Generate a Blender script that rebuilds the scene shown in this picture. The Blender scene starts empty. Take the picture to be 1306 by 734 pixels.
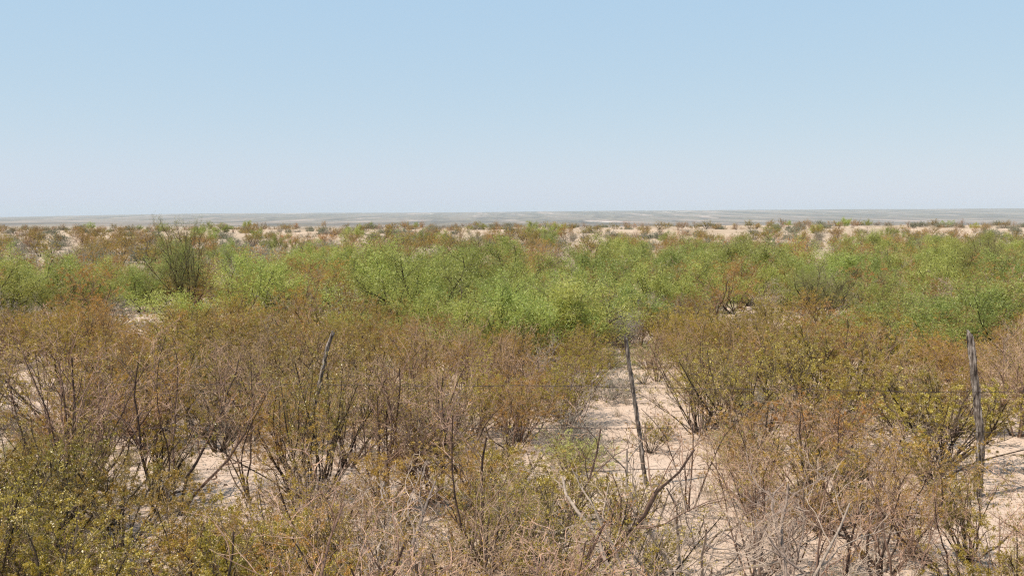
import bpy, math, random
import numpy as np
from mathutils import Vector

# ------------------------------------------------------------------ camera, sky, sun, exposure
scn = bpy.context.scene
COL = scn.collection
FPX, CX, CY, HY, EYE = 1310.0, 653.0, 367.0, 276.0, 2.15
cam_d = bpy.data.cameras.new("camera"); cam = bpy.data.objects.new("camera", cam_d); COL.objects.link(cam)
cam_d.sensor_width = 36.0; cam_d.lens = 36.0 * FPX / 1306.0
cam_d.clip_start = 0.05; cam_d.clip_end = 60000
PITCH = math.atan((CY - HY) / FPX)
cam.location = (0, 0, EYE); cam.rotation_euler = (math.pi / 2 - PITCH, 0, 0)
scn.camera = cam

SUN_EL, SUN_AZ = math.radians(57), math.radians(-116)      # azimuth measured clockwise from +Y (view direction)
world = bpy.data.worlds.new("World"); scn.world = world; world.use_nodes = True; world.cycles.sampling_method = 'NONE'
wn = world.node_tree; wn.nodes.clear()
sky = wn.nodes.new("ShaderNodeTexSky"); sky.sky_type = 'NISHITA'; sky.sun_disc = False
sky.sun_elevation = SUN_EL; sky.sun_rotation = SUN_AZ
sky.altitude = 900; sky.air_density = 1.0; sky.dust_density = 1.1; sky.ozone_density = 2.2
bg = wn.nodes.new("ShaderNodeBackground"); bg.inputs[1].default_value = 0.148
wo = wn.nodes.new("ShaderNodeOutputWorld")
# thin high summer haze: the clear sky colour is compressed towards a pale milky blue
hzm = wn.nodes.new("ShaderNodeVectorMath"); hzm.operation = 'MULTIPLY_ADD'
hzm.inputs[1].default_value = (0.36, 0.19, 0.0); hzm.inputs[2].default_value = (1.63, 2.77, 4.40)
wn.links.new(sky.outputs[0], hzm.inputs[0]); hmx = wn.nodes.new("ShaderNodeVectorMath"); hmx.operation = 'MAXIMUM'; hmx.inputs[1].default_value = (1.2, 2.2, 3.2)
wn.links.new(hzm.outputs[0], hmx.inputs[0]); wn.links.new(hmx.outputs[0], bg.inputs[0]); wn.links.new(bg.outputs[0], wo.inputs[0])
sd = bpy.data.lights.new("sun", 'SUN'); sd.energy = 5.0; sd.angle = math.radians(0.53); sd.color = (1.0, 0.94, 0.85)
sun = bpy.data.objects.new("sun", sd); COL.objects.link(sun)
sdir = Vector((math.sin(SUN_AZ) * math.cos(SUN_EL), math.cos(SUN_AZ) * math.cos(SUN_EL), math.sin(SUN_EL)))
sun.rotation_euler = sdir.to_track_quat('Z', 'Y').to_euler(); sun.location = (-30, -20, 60)
vs = scn.view_settings
vs.view_transform = 'Standard'; vs.look = 'None'; vs.exposure = 0.32; vs.gamma = 1.0; vs.use_curve_mapping = False
cy = scn.cycles
cy.max_bounces = 5; cy.diffuse_bounces = 3; cy.glossy_bounces = 2; cy.transmission_bounces = 3; cy.volume_bounces = 1
cy.transparent_max_bounces = 8; cy.caustics_reflective = False; cy.caustics_refractive = False
cy.use_denoising = False; cy.sample_clamp_indirect = 6.0; cy.use_adaptive_sampling = True; cy.adaptive_threshold = 0.008; cy.adaptive_min_samples = 48
cy.pixel_filter_type = 'BLACKMAN_HARRIS'; cy.filter_width = 1.25

# ------------------------------------------------------------------ helpers
def ray(px, py):
    u, v = (px - CX) / FPX, -(py - CY) / FPX
    c, s = math.cos(PITCH), math.sin(PITCH)
    return np.array([u, c + v * s, -s + v * c])
def at_depth(px, py, y):
    r = ray(px, py); t = y / r[1]; return np.array([0, 0, EYE]) + r * t
def on_ground(px, py):
    r = ray(px, py); z = 0.0; p = None
    for _ in range(6):
        t = (z - EYE) / r[2]; p = np.array([0, 0, EYE]) + r * t; z = float(ground_z(p[0], p[1]))
    return p
def project(x, y, z):
    c, s = math.cos(PITCH), math.sin(PITCH)
    dz = z - EYE; f = y * c - dz * s; v = y * s + dz * c
    return CX + x / f * FPX, CY - v / f * FPX

def smooth(a, b, x):
    t = np.clip((x - a) / (b - a), 0, 1); return t * t * (3 - 2 * t)
_nr = np.random.RandomState(5)
_waves = [(_nr.uniform(0, 2 * math.pi), _nr.uniform(0, 2 * math.pi), 1.0 / (1.75 ** k)) for k in range(6)]
def bumps(x, y, wl):
    s = 0.0; k = 2 * math.pi / wl
    for i, (a, ph, am) in enumerate(_waves):
        kk = k * 1.75 ** i
        s = s + am * np.sin(kk * (x * math.cos(a) + y * math.sin(a)) + ph + 1.3 * np.sin(0.37 * kk * (x * math.sin(a) - y * math.cos(a)) + ph))
    return s / 2.2
def ground_z(x, y):
    x = np.asarray(x, float); y = np.asarray(y, float)
    near = 1 - smooth(150, 260, y)
    z = 0.07 * bumps(x, y, 9.0) * near * smooth(1, 8, y)
    z = z + smooth(25, 130, y) * near * (0.15 + 0.42 * bumps(x + 300, y * 1.6, 34.0) + 0.16 * bumps(x, y, 11.0) + 0.35 * smooth(0, 60, x))
    z = z - 0.35 * smooth(40, 130, y) * near * smooth(0, -60, x)
    drop = -18.5 * smooth(165, 700, y)
    left_band = 9.0 * smooth(0.02, -0.22, x / np.maximum(y, 1)) * smooth(330, 800, y) * (1 - smooth(1000, 2400, y))
    z = z + drop + left_band
    t = x / np.maximum(y, 500.0)
    H = np.interp(t, [-0.75, -0.50, -0.38, -0.30, -0.1, 0.1, 0.3, 0.5, 0.75], [12, 13, 40, 54, 64, 84, 98, 112, 116])
    far = smooth(3600, 12000, y) * H * (1 + 0.035 * bumps(x, y, 3600.0)) + smooth(2500, 7000, y) * 4.0 * bumps(x * 0.5, y, 2300.0)
    return z + far

def link(o, parent=None):
    COL.objects.link(o)
    if parent is not None: o.parent = parent
    return o
def tag(o, label=None, cat=None, group=None, kind=None):
    if label: o["label"] = label
    if cat: o["category"] = cat
    if group: o["group"] = group
    if kind: o["kind"] = kind
    return o
def mesh_quads(name, V, F, mats, tint=None, midx=None, smooth_sh=False):
    me = bpy.data.meshes.new(name)
    V = np.asarray(V, np.float32); F = np.asarray(F, np.int32)
    n = len(F)
    me.vertices.add(len(V)); me.vertices.foreach_set("co", V.ravel())
    me.loops.add(n * 4); me.loops.foreach_set("vertex_index", F.ravel())
    me.polygons.add(n); me.polygons.foreach_set("loop_start", np.arange(0, n * 4, 4, dtype=np.int32))
    try: me.polygons.foreach_set("loop_total", np.full(n, 4, np.int32))
    except Exception: pass
    for m in mats: me.materials.append(m)
    if midx is not None: me.polygons.foreach_set("material_index", np.asarray(midx, np.int32))
    if tint is not None:
        a = me.attributes.new("tint", 'FLOAT', 'FACE'); a.data.foreach_set("value", np.asarray(tint, np.float32))
    me.polygons.foreach_set("use_smooth", np.full(n, bool(smooth_sh)))
    me.update(calc_edges=True); me.validate()
    return me

def norm(a): return a / np.maximum(np.linalg.norm(a, axis=-1, keepdims=True), 1e-9)
def perp(d, rng):
    r = norm(rng.normal(size=d.shape)); p = r - d * (r * d).sum(-1, keepdims=True); return norm(p)
def grow(rng, p0, d, L, r0, r1f, P, wob, trop=0.0):
    N = len(p0); pts = np.zeros((N, P, 3)); pts[:, 0] = p0; d = norm(d)
    step = (L / (P - 1))[:, None]
    for k in range(1, P):
        pts[:, k] = pts[:, k - 1] + d * step
        d = norm(d + wob * rng.normal(size=(N, 3)) + np.array([0, 0, trop]))
    rad = r0[:, None] * np.linspace(1, r1f, P)[None, :]
    return pts, rad
def spawn(rng, pts, rad, L, k, t0, t1, ang, lr, up=0.0, taper=0.4):
    N, P, _ = pts.shape
    t = t0 + (t1 - t0) * (np.arange(k)[None, :] + rng.rand(N, k)) / k
    f = t * (P - 1); i = np.minimum(f.astype(int), P - 2); fr = (f - i)[..., None]
    n = np.arange(N)[:, None]
    a, b = pts[n, i], pts[n, i + 1]
    p = (a * (1 - fr) + b * fr).reshape(-1, 3); tan = norm(b - a).reshape(-1, 3)
    r = (rad[n, i] * (1 - fr[..., 0]) + rad[n, i + 1] * fr[..., 0]).ravel()
    A = np.radians(rng.uniform(ang[0], ang[1], len(p)))[:, None]
    d = tan * np.cos(A) + perp(tan, rng) * np.sin(A); d[:, 2] += up
    LL = (L[:, None] * np.ones((1, k))).ravel() * rng.uniform(lr[0], lr[1], len(p)) * (1 - taper * t.ravel())
    return p, norm(d), LL, r
def tube(pts, rad, s):
    N, P, _ = pts.shape
    T = np.empty_like(pts); T[:, 1:-1] = pts[:, 2:] - pts[:, :-2]; T[:, 0] = pts[:, 1] - pts[:, 0]; T[:, -1] = pts[:, -1] - pts[:, -2]
    T = norm(T); ref = np.array([0.83, 0.31, 0.12]); ref = ref / np.linalg.norm(ref)
    U = norm(np.cross(T, ref)); W = np.cross(T, U)
    a = np.arange(s) * 2 * math.pi / s
    V = pts[:, :, None, :] + rad[:, :, None, None] * (U[:, :, None, :] * np.cos(a)[None, None, :, None] + W[:, :, None, :] * np.sin(a)[None, None, :, None])
    idx = np.arange(N * P * s).reshape(N, P, s)
    A = idx[:, :-1, :]; B = np.roll(A, -1, axis=2); D = idx[:, 1:, :]; C = np.roll(D, -1, axis=2)
    F = np.stack([A, B, C, D], -1).reshape(-1, 4)
    return V.reshape(-1, 3), F
def leaves(rng, p, d, ln, wd, bend=0.15):
    n = len(p); d = norm(d); s = perp(d, rng); nn = np.cross(d, s)
    ln = ln[:, None]; wd = wd[:, None]
    b = p; m1 = p + d * ln * 0.5 + s * wd * 0.5 + nn * ln * bend * rng.normal(size=(n, 1)); m2 = m1 - s * wd; t = p + d * ln
    V = np.stack([b, m1, t, m2], 1).reshape(-1, 3)
    return V, np.arange(n * 4).reshape(n, 4)
def along(rng, pts, n, t0, t1, pw=1.0):
    N, P, _ = pts.shape
    j = rng.randint(0, N, n); t = t0 + (t1 - t0) * rng.rand(n) ** pw
    f = t * (P - 1); i = np.minimum(f.astype(int), P - 2); fr = (f - i)[:, None]
    a, b = pts[j, i], pts[j, i + 1]
    return a * (1 - fr) + b * fr, norm(b - a), j
class Geo:
    def __init__(s): s.V = []; s.F = []; s.T = []; s.n = 0
    def add(s, V, F, T):
        s.V.append(V); s.F.append(F + s.n); s.T.append(np.broadcast_to(T, (len(F),)) if np.ndim(T) == 0 else T); s.n += len(V)
    def arr(s): return np.concatenate(s.V), np.concatenate(s.F), np.concatenate(s.T)
    def tubes(s, rng, pts, rad, sides, tint, var=0.12):
        V, F = tube(pts, rad, sides); per = len(F) // len(pts)
        s.add(V, F, np.clip(np.repeat(tint + var * rng.normal(size=len(pts)), per), 0, 1))

# ------------------------------------------------------------------ materials
def new_mat(name):
    m = bpy.data.materials.new(name); m.use_nodes = True; nt = m.node_tree; nt.nodes.clear()
    out = nt.nodes.new("ShaderNodeOutputMaterial"); return m, nt, out
def ramp(nt, stops, interp='LINEAR'):
    r = nt.nodes.new("ShaderNodeValToRGB"); cr = r.color_ramp; cr.interpolation = interp
    while len(cr.elements) < len(stops): cr.elements.new(0.5)
    for e, (p, c) in zip(cr.elements, stops): e.position = p; e.color = (*c, 1)
    return r
def tint_chain(nt, stops, vvar=0.35, hvar=0.03):
    at = nt.nodes.new("ShaderNodeAttribute"); at.attribute_name = "tint"
    r = ramp(nt, stops); nt.links.new(at.outputs["Fac"], r.inputs[0])
    oi = nt.nodes.new("ShaderNodeObjectInfo")
    mv = nt.nodes.new("ShaderNodeMapRange"); mv.inputs[3].default_value = 1 - vvar / 2; mv.inputs[4].default_value = 1 + vvar / 2
    mh = nt.nodes.new("ShaderNodeMapRange"); mh.inputs[3].default_value = 0.5 - hvar / 2; mh.inputs[4].default_value = 0.5 + hvar / 2
    fr = nt.nodes.new("ShaderNodeMath"); fr.operation = 'MULTIPLY'; fr.inputs[1].default_value = 17.3
    f2 = nt.nodes.new("ShaderNodeMath"); f2.operation = 'FRACT'
    nt.links.new(oi.outputs["Random"], mv.inputs[0]); nt.links.new(oi.outputs["Random"], fr.inputs[0]); nt.links.new(fr.outputs[0], f2.inputs[0]); nt.links.new(f2.outputs[0], mh.inputs[0])
    hs = nt.nodes.new("ShaderNodeHueSaturation")
    nt.links.new(mh.outputs[0], hs.inputs["Hue"]); nt.links.new(mv.outputs[0], hs.inputs["Value"]); nt.links.new(r.outputs[0], hs.inputs["Color"])
    return hs.outputs[0]
def leaf_mat(name, stops, trans=0.35, gloss=0.06, rough=0.4, vvar=0.3, hvar=0.03):
    m, nt, out = new_mat(name); c = tint_chain(nt, stops, vvar, hvar)
    d = nt.nodes.new("ShaderNodeBsdfDiffuse"); t = nt.nodes.new("ShaderNodeBsdfTranslucent"); g = nt.nodes.new("ShaderNodeBsdfGlossy")
    g.inputs["Roughness"].default_value = rough; g.inputs["Color"].default_value = (1, 1, 1, 1)
    mx = nt.nodes.new("ShaderNodeMixShader"); mx.inputs[0].default_value = trans; mg = nt.nodes.new("ShaderNodeMixShader"); mg.inputs[0].default_value = gloss
    nt.links.new(c, d.inputs[0]); nt.links.new(c, t.inputs[0]); nt.links.new(d.outputs[0], mx.inputs[1]); nt.links.new(t.outputs[0], mx.inputs[2])
    nt.links.new(mx.outputs[0], mg.inputs[1]); nt.links.new(g.outputs[0], mg.inputs[2]); nt.links.new(mg.outputs[0], out.inputs[0])
    return m
def bark_mat(name, stops, vvar=0.25, hvar=0.015):
    m, nt, out = new_mat(name); c = tint_chain(nt, stops, vvar, hvar)
    tc = nt.nodes.new("ShaderNodeTexCoord"); no = nt.nodes.new("ShaderNodeTexNoise"); no.inputs["Scale"].default_value = 60; no.inputs["Detail"].default_value = 2
    nt.links.new(tc.outputs["Object"], no.inputs["Vector"])
    mr = nt.nodes.new("ShaderNodeMapRange"); mr.inputs[1].default_value = 0.3; mr.inputs[2].default_value = 0.7; mr.inputs[3].default_value = 0.7; mr.inputs[4].default_value = 1.3
    nt.links.new(no.outputs["Fac"], mr.inputs[0])
    mu = nt.nodes.new("ShaderNodeVectorMath"); mu.operation = 'SCALE'; nt.links.new(c, mu.inputs[0]); nt.links.new(mr.outputs[0], mu.inputs["Scale"])
    p = nt.nodes.new("ShaderNodeBsdfDiffuse"); p.inputs["Roughness"].default_value = 0.6
    nt.links.new(mu.outputs[0], p.inputs["Color"]); nt.links.new(p.outputs[0], out.inputs[0]); return m

M = {}
M['creo_leaf'] = leaf_mat('creosote leaves', [(0, (0.17, 0.115, 0.011)), (0.45, (0.35, 0.242, 0.024)), (0.8, (0.52, 0.37, 0.06)), (1, (0.70, 0.53, 0.22))], 0.38, 0.05, 0.42)
M['creo_bark'] = bark_mat('creosote bark', [(0, (0.04, 0.028, 0.022)), (0.4, (0.13, 0.092, 0.06)), (1, (0.46, 0.35, 0.20))])
M['tar_leaf'] = leaf_mat('russet brush leaves', [(0, (0.18, 0.13, 0.014)), (0.45, (0.34, 0.24, 0.028)), (0.8, (0.50, 0.35, 0.058)), (1, (0.68, 0.48, 0.16))], 0.42, 0.02, 0.5, 0.5, 0.045)
M['tar_bark'] = bark_mat('russet brush bark', [(0, (0.07, 0.047, 0.037)), (0.4, (0.26, 0.165, 0.115)), (1, (0.58, 0.39, 0.265))])
M['dead_bark'] = bark_mat('bleached dead wood', [(0, (0.12, 0.095, 0.08)), (0.4, (0.32, 0.25, 0.20)), (1, (0.58, 0.47, 0.36))])
M['mesq_leaf'] = leaf_mat('mesquite leaves', [(0, (0.18, 0.20, 0.032)), (0.4, (0.325, 0.355, 0.066)), (0.8, (0.48, 0.495, 0.125)), (1, (0.66, 0.64, 0.23))], 0.5, 0.03, 0.5, 0.42, 0.035)
M['mesq_bark'] = bark_mat('mesquite bark', [(0, (0.03, 0.023, 0.02)), (0.5, (0.07, 0.052, 0.043)), (1, (0.2, 0.15, 0.11))])
M['grey_leaf'] = leaf_mat('grey brush leaves', [(0, (0.15, 0.14, 0.09)), (0.5, (0.26, 0.235, 0.165)), (1, (0.40, 0.36, 0.27))], 0.25, 0.03, 0.6)
M['aca_leaf'] = leaf_mat('acacia leaves', [(0, (0.24, 0.12, 0.018)), (0.45, (0.42, 0.225, 0.035)), (0.8, (0.56, 0.32, 0.065)), (1, (0.66, 0.44, 0.15))], 0.42, 0.03, 0.5, 0.4, 0.03)
M['broom_leaf'] = leaf_mat('broomweed leaves', [(0, (0.28, 0.26, 0.06)), (0.45, (0.40, 0.36, 0.10)), (0.8, (0.52, 0.47, 0.18)), (1, (0.62, 0.57, 0.28))], 0.35, 0.03, 0.5, 0.3, 0.04)
M['salt_leaf'] = leaf_mat('saltbush leaves', [(0, (0.13, 0.14, 0.08)), (0.5, (0.21, 0.22, 0.13)), (1, (0.33, 0.34, 0.22))], 0.3, 0.03, 0.6)
M['olive_leaf'] = leaf_mat('drying mesquite leaves', [(0, (0.17, 0.16, 0.04)), (0.5, (0.30, 0.28, 0.07)), (1, (0.46, 0.40, 0.15))], 0.45, 0.03, 0.5, 0.2, 0.02)
M['pale_leaf'] = leaf_mat('whitish dry leaves', [(0, (0.34, 0.31, 0.24)), (0.5, (0.50, 0.46, 0.38)), (1, (0.66, 0.62, 0.53))], 0.3, 0.02, 0.6)
M['bleached'] = bark_mat('sun bleached wood', [(0, (0.32, 0.25, 0.20)), (0.5, (0.36, 0.275, 0.215)), (1, (0.40, 0.30, 0.225))])
M['straw'] = leaf_mat('dry grass blades', [(0, (0.28, 0.21, 0.11)), (0.5, (0.45, 0.35, 0.21)), (1, (0.60, 0.50, 0.34))], 0.3, 0.04, 0.5, 0.0, 0.0)
M['litter'] = leaf_mat('leaf litter', [(0, (0.12, 0.08, 0.05)), (0.5, (0.28, 0.19, 0.11)), (1, (0.46, 0.35, 0.22))], 0.1, 0.02, 0.6, 0.0, 0.0)
M['stone'] = bark_mat('pebbles', [(0, (0.2, 0.15, 0.12)), (0.5, (0.4, 0.31, 0.24)), (1, (0.62, 0.52, 0.44))])

def ground_mat():
    m, nt, out = new_mat('pale desert sand and scrub plain'); L = nt.links.new; N = nt.nodes.new
    geo = N("ShaderNodeNewGeometry"); sep = N("ShaderNodeSeparateXYZ"); L(geo.outputs["Position"], sep.inputs[0])
    def noise(sc, det=5, rough=0.55, scale3=None, w=None):
        n = N("ShaderNodeTexNoise"); n.inputs["Scale"].default_value = sc; n.inputs["Detail"].default_value = det; n.inputs["Roughness"].default_value = rough
        src = geo.outputs["Position"]
        if scale3:
            v = N("ShaderNodeVectorMath"); v.operation = 'MULTIPLY'; v.inputs[1].default_value = scale3; L(src, v.inputs[0]); src = v.outputs[0]
        L(src, n.inputs["Vector"]); return n.outputs["Fac"]
    def mix(f, a, b):
        x = N("ShaderNodeMix"); x.data_type = 'RGBA'
        for s, v in ((x.inputs[0], f), (x.inputs[6], a), (x.inputs[7], b)):
            if isinstance(v, tuple): s.default_value = (*v, 1)
            elif isinstance(v, float): s.default_value = v
            else: L(v, s)
        return x.outputs[2]
    def mr(v, a, b, c=0.0, d=1.0):
        x = N("ShaderNodeMapRange"); x.inputs[1].default_value = a; x.inputs[2].default_value = b; x.inputs[3].default_value = c; x.inputs[4].default_value = d
        L(v, x.inputs[0]); return x.outputs[0]
    def mul(a, b):
        x = N("ShaderNodeMath"); x.operation = 'MULTIPLY'
        for s, v in ((x.inputs[0], a), (x.inputs[1], b)):
            if isinstance(v, float): s.default_value = v
            else: L(v, s)
        return x.outputs[0]
    sand = mix(mr(noise(0.35, 6), 0.3, 0.7), (0.50, 0.365, 0.27), (0.60, 0.45, 0.34))
    sand = mix(mul(mr(noise(7, 6, 0.7), 0.45, 0.75), 0.6), sand, (0.36, 0.25, 0.18))      # crusted, darker soil
    sand = mix(mr(noise(70, 3, 0.7), 0.60, 0.72), sand, (0.24, 0.17, 0.12))        # bits of debris
    sand = mix(mr(noise(110, 2, 0.6), 0.66, 0.74), sand, (0.72, 0.62, 0.52))       # pale grit
    # far plain: grey green scrub with bare patches
    scrub = mix(mr(noise(0.004, 5, 0.6, (1, 0.1, 1)), 0.42, 0.58), (0.085, 0.075, 0.065), (0.19, 0.15, 0.125))
    scrub = mix(mr(noise(0.02, 4, 0.6, (1, 0.22, 1)), 0.45, 0.7), scrub, (0.25, 0.21, 0.145))
    scrub = mix(mr(noise(0.0052, 6, 0.7, (1, 0.07, 1)), 0.55, 0.64), scrub, (0.42, 0.31, 0.25))
    scrub = mix(mr(noise(0.0062, 5, 0.7, (1, 0.06, 1)), 0.65, 0.67), scrub, (0.66, 0.57, 0.49))
    midc = mix(mr(noise(0.05, 5, 0.6, (1, 0.3, 1)), 0.38, 0.6), (0.50, 0.38, 0.28), (0.24, 0.19, 0.12))
    distant = mix(mr(noise(0.16, 5, 0.65, (1, 0.6, 1)), 0.36, 0.62), (0.30, 0.225, 0.15), (0.47, 0.35, 0.25))   # crusted soil with small dry plants
    sand = mix(mr(sep.outputs["Y"], 22, 70, 0.0, 0.9), sand, distant)
    c = mix(mr(sep.outputs["Y"], 200, 420), sand, midc)
    c = mix(mr(sep.outputs["Y"], 900, 1700), c, scrub)
    p = N("ShaderNodeBsdfPrincipled"); p.inputs["Roughness"].default_value = 0.95; p.inputs["Specular IOR Level"].default_value = 0.1
    L(c, p.inputs["Base Color"])
    b1 = N("ShaderNodeBump"); b1.inputs["Strength"].default_value = 0.8; b1.inputs["Distance"].default_value = 0.03; L(noise(9, 8, 0.7), b1.inputs["Height"])
    b2 = N("ShaderNodeBump"); b2.inputs["Strength"].default_value = 0.6; b2.inputs["Distance"].default_value = 0.006; L(noise(90, 3, 0.7), b2.inputs["Height"]); L(b1.outputs[0], b2.inputs["Normal"])
    L(b2.outputs[0], p.inputs["Normal"]); L(p.outputs[0], out.inputs[0]); return m
M['ground'] = ground_mat()

# ------------------------------------------------------------------ ground: one sheet out to the horizon
ys = np.concatenate([np.linspace(-25, 0, 10, endpoint=False), np.linspace(0, 30, 140, endpoint=False), np.linspace(30, 260, 260, endpoint=False), np.geomspace(260, 12600, 170)])
ts = np.linspace(-1, 1, 281)
W = np.where(ys < 30, 45.0, 45 + (ys - 30) * 0.80)
X = ts[None, :] * W[:, None]; Y = np.repeat(ys[:, None], len(ts), 1)
Z = ground_z(X, Y)
I = np.arange(X.size).reshape(X.shape)
F = np.stack([I[:-1, :-1], I[:-1, 1:], I[1:, 1:], I[1:, :-1]], -1).reshape(-1, 4)
g = link(bpy.data.objects.new("ground", mesh_quads("ground", np.stack([X, Y, Z], -1).reshape(-1, 3), F, [M['ground']], smooth_sh=True)))
tag(g, "pale sandy desert ground running out to the far plain", kind="structure")

# haze: the air of the whole place
hm, hnt, hout = new_mat('haze')
pv = hnt.nodes.new("ShaderNodeVolumePrincipled"); pv.inputs["Density"].default_value = 0.78e-4; pv.inputs["Color"].default_value = (0.665, 0.74, 0.77, 1); pv.inputs["Anisotropy"].default_value = 0.0
hm.cycles.volume_sampling = 'DISTANCE'
hnt.links.new(pv.outputs[0], hout.inputs["Volume"])
zlo, zhi = float(Z.min()) - 1.0, max(float(Z.max()), 4.0) + 3
hx, hy0, hy1 = 10300.0, -27.0, 12700.0
hv = [(-hx, hy0, zlo), (hx, hy0, zlo), (hx, hy1, zlo), (-hx, hy1, zlo), (-hx, hy0, zhi), (hx, hy0, zhi), (hx, hy1, zhi), (-hx, hy1, zhi)]
hf = [(0, 3, 2, 1), (4, 5, 6, 7), (0, 1, 5, 4), (1, 2, 6, 5), (2, 3, 7, 6), (3, 0, 4, 7)]
hz = link(bpy.data.objects.new("haze", mesh_quads("haze", hv, hf, [hm])))
tag(hz, "pale blue haze lying over the far desert plain", "haze", kind="stuff")

# ------------------------------------------------------------------ shrub kinds
def shrub_geo(seed, p):
    """stems fan out of one root, fork twice, and carry small leaves along the twigs"""
    rng = np.random.RandomState(seed); wood = Geo(); leaf = Geo()
    n, H = p['stems'], p['H']
    az = rng.rand(n) * 2 * math.pi; tl = np.radians(rng.uniform(p['tilt'][0], p['tilt'][1], n) ** 1.0)
    base = np.stack([np.cos(az), np.sin(az), np.zeros(n)], 1) * (p.get('root', 0.06) * np.sqrt(rng.rand(n)))[:, None]; base[:, 2] = -0.04
    d = np.stack([np.cos(az) * np.sin(tl), np.sin(az) * np.sin(tl), np.cos(tl)], 1)
    L = H * rng.uniform(0.72, 1.12, n); r0 = p['r'] * rng.uniform(0.6, 1.25, n)
    a, ra = grow(rng, base, d, L, r0, 0.35, 10, p['wob'], p.get('trop', 0.02))
    wood.tubes(rng, a, ra, 6, 0.12)
    q, dd, LL, rr = spawn(rng, a, ra, L, p['k1'], p.get('t1', 0.25), 0.97, p['ang1'], p['lr1'], p.get('up', 0.1))
    b, rb = grow(rng, q, dd, LL, rr * 0.62, 0.4, 7, p['wob'] * 1.25, p.get('trop', 0.02))
    wood.tubes(rng, b, rb, 4, 0.4)
    q, dd, L2, rr = spawn(rng, b, rb, LL, p['k2'], 0.2, 0.98, p['ang2'], p['lr2'], p.get('up', 0.1))
    c, rc = grow(rng, q, dd, L2, np.maximum(rr * 0.6, p['rt']), 0.5, 5, p['wob'] * 1.5, p.get('trop2', 0.0))
    wood.tubes(rng, c, rc, 3, 0.7, 0.2)
    tw = c
    if p.get('k3'):
        q, dd, L3, rr = spawn(rng, c, rc, L2, p['k3'], 0.15, 0.98, p['ang2'], p['lr3'], p.get('up', 0.1) * 0.5)
        e, re = grow(rng, q, dd, L3, np.maximum(rr * 0.7, p['rt'] * 0.8), 0.6, 4, p['wob'] * 1.6, p.get('trop2', 0.0))
        wood.tubes(rng, e, re, 3, 0.85, 0.2); tw = e
    nl = p.get('leaves', 0)
    if nl:
        # foliage is uneven: some twigs are bare and some crowded
        N = len(tw); wgt = rng.rand(N) ** p.get('clump', 1.5); wgt /= wgt.sum()
        j = rng.choice(N, nl, p=wgt); t = rng.rand(nl) ** p.get('tip', 0.8); f = t * (tw.shape[1] - 1); i = np.minimum(f.astype(int), tw.shape[1] - 2); fr = (f - i)[:, None]
        A, B = tw[j, i], tw[j, i + 1]; pos = A * (1 - fr) + B * fr; tan = norm(B - A)
        dr = norm(tan * p.get('lalong', 0.6) + norm(rng.normal(size=(nl, 3))) + np.array([0, 0, p.get('lup', 0.3)]))
        pos = pos + rng.normal(size=(nl, 3)) * p.get('loff', 0.004)
        s = p['ll'] * rng.uniform(0.6, 1.3, nl)
        V, Fq = leaves(rng, pos, dr, s, s * p.get('lw', 0.5))
        ct = rng.rand(N)[j]
        leaf.add(V, Fq, np.clip(0.5 * ct + 0.5 * rng.rand(nl), 0, 1))
    return wood.arr(), (leaf.arr() if nl else None)

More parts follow.
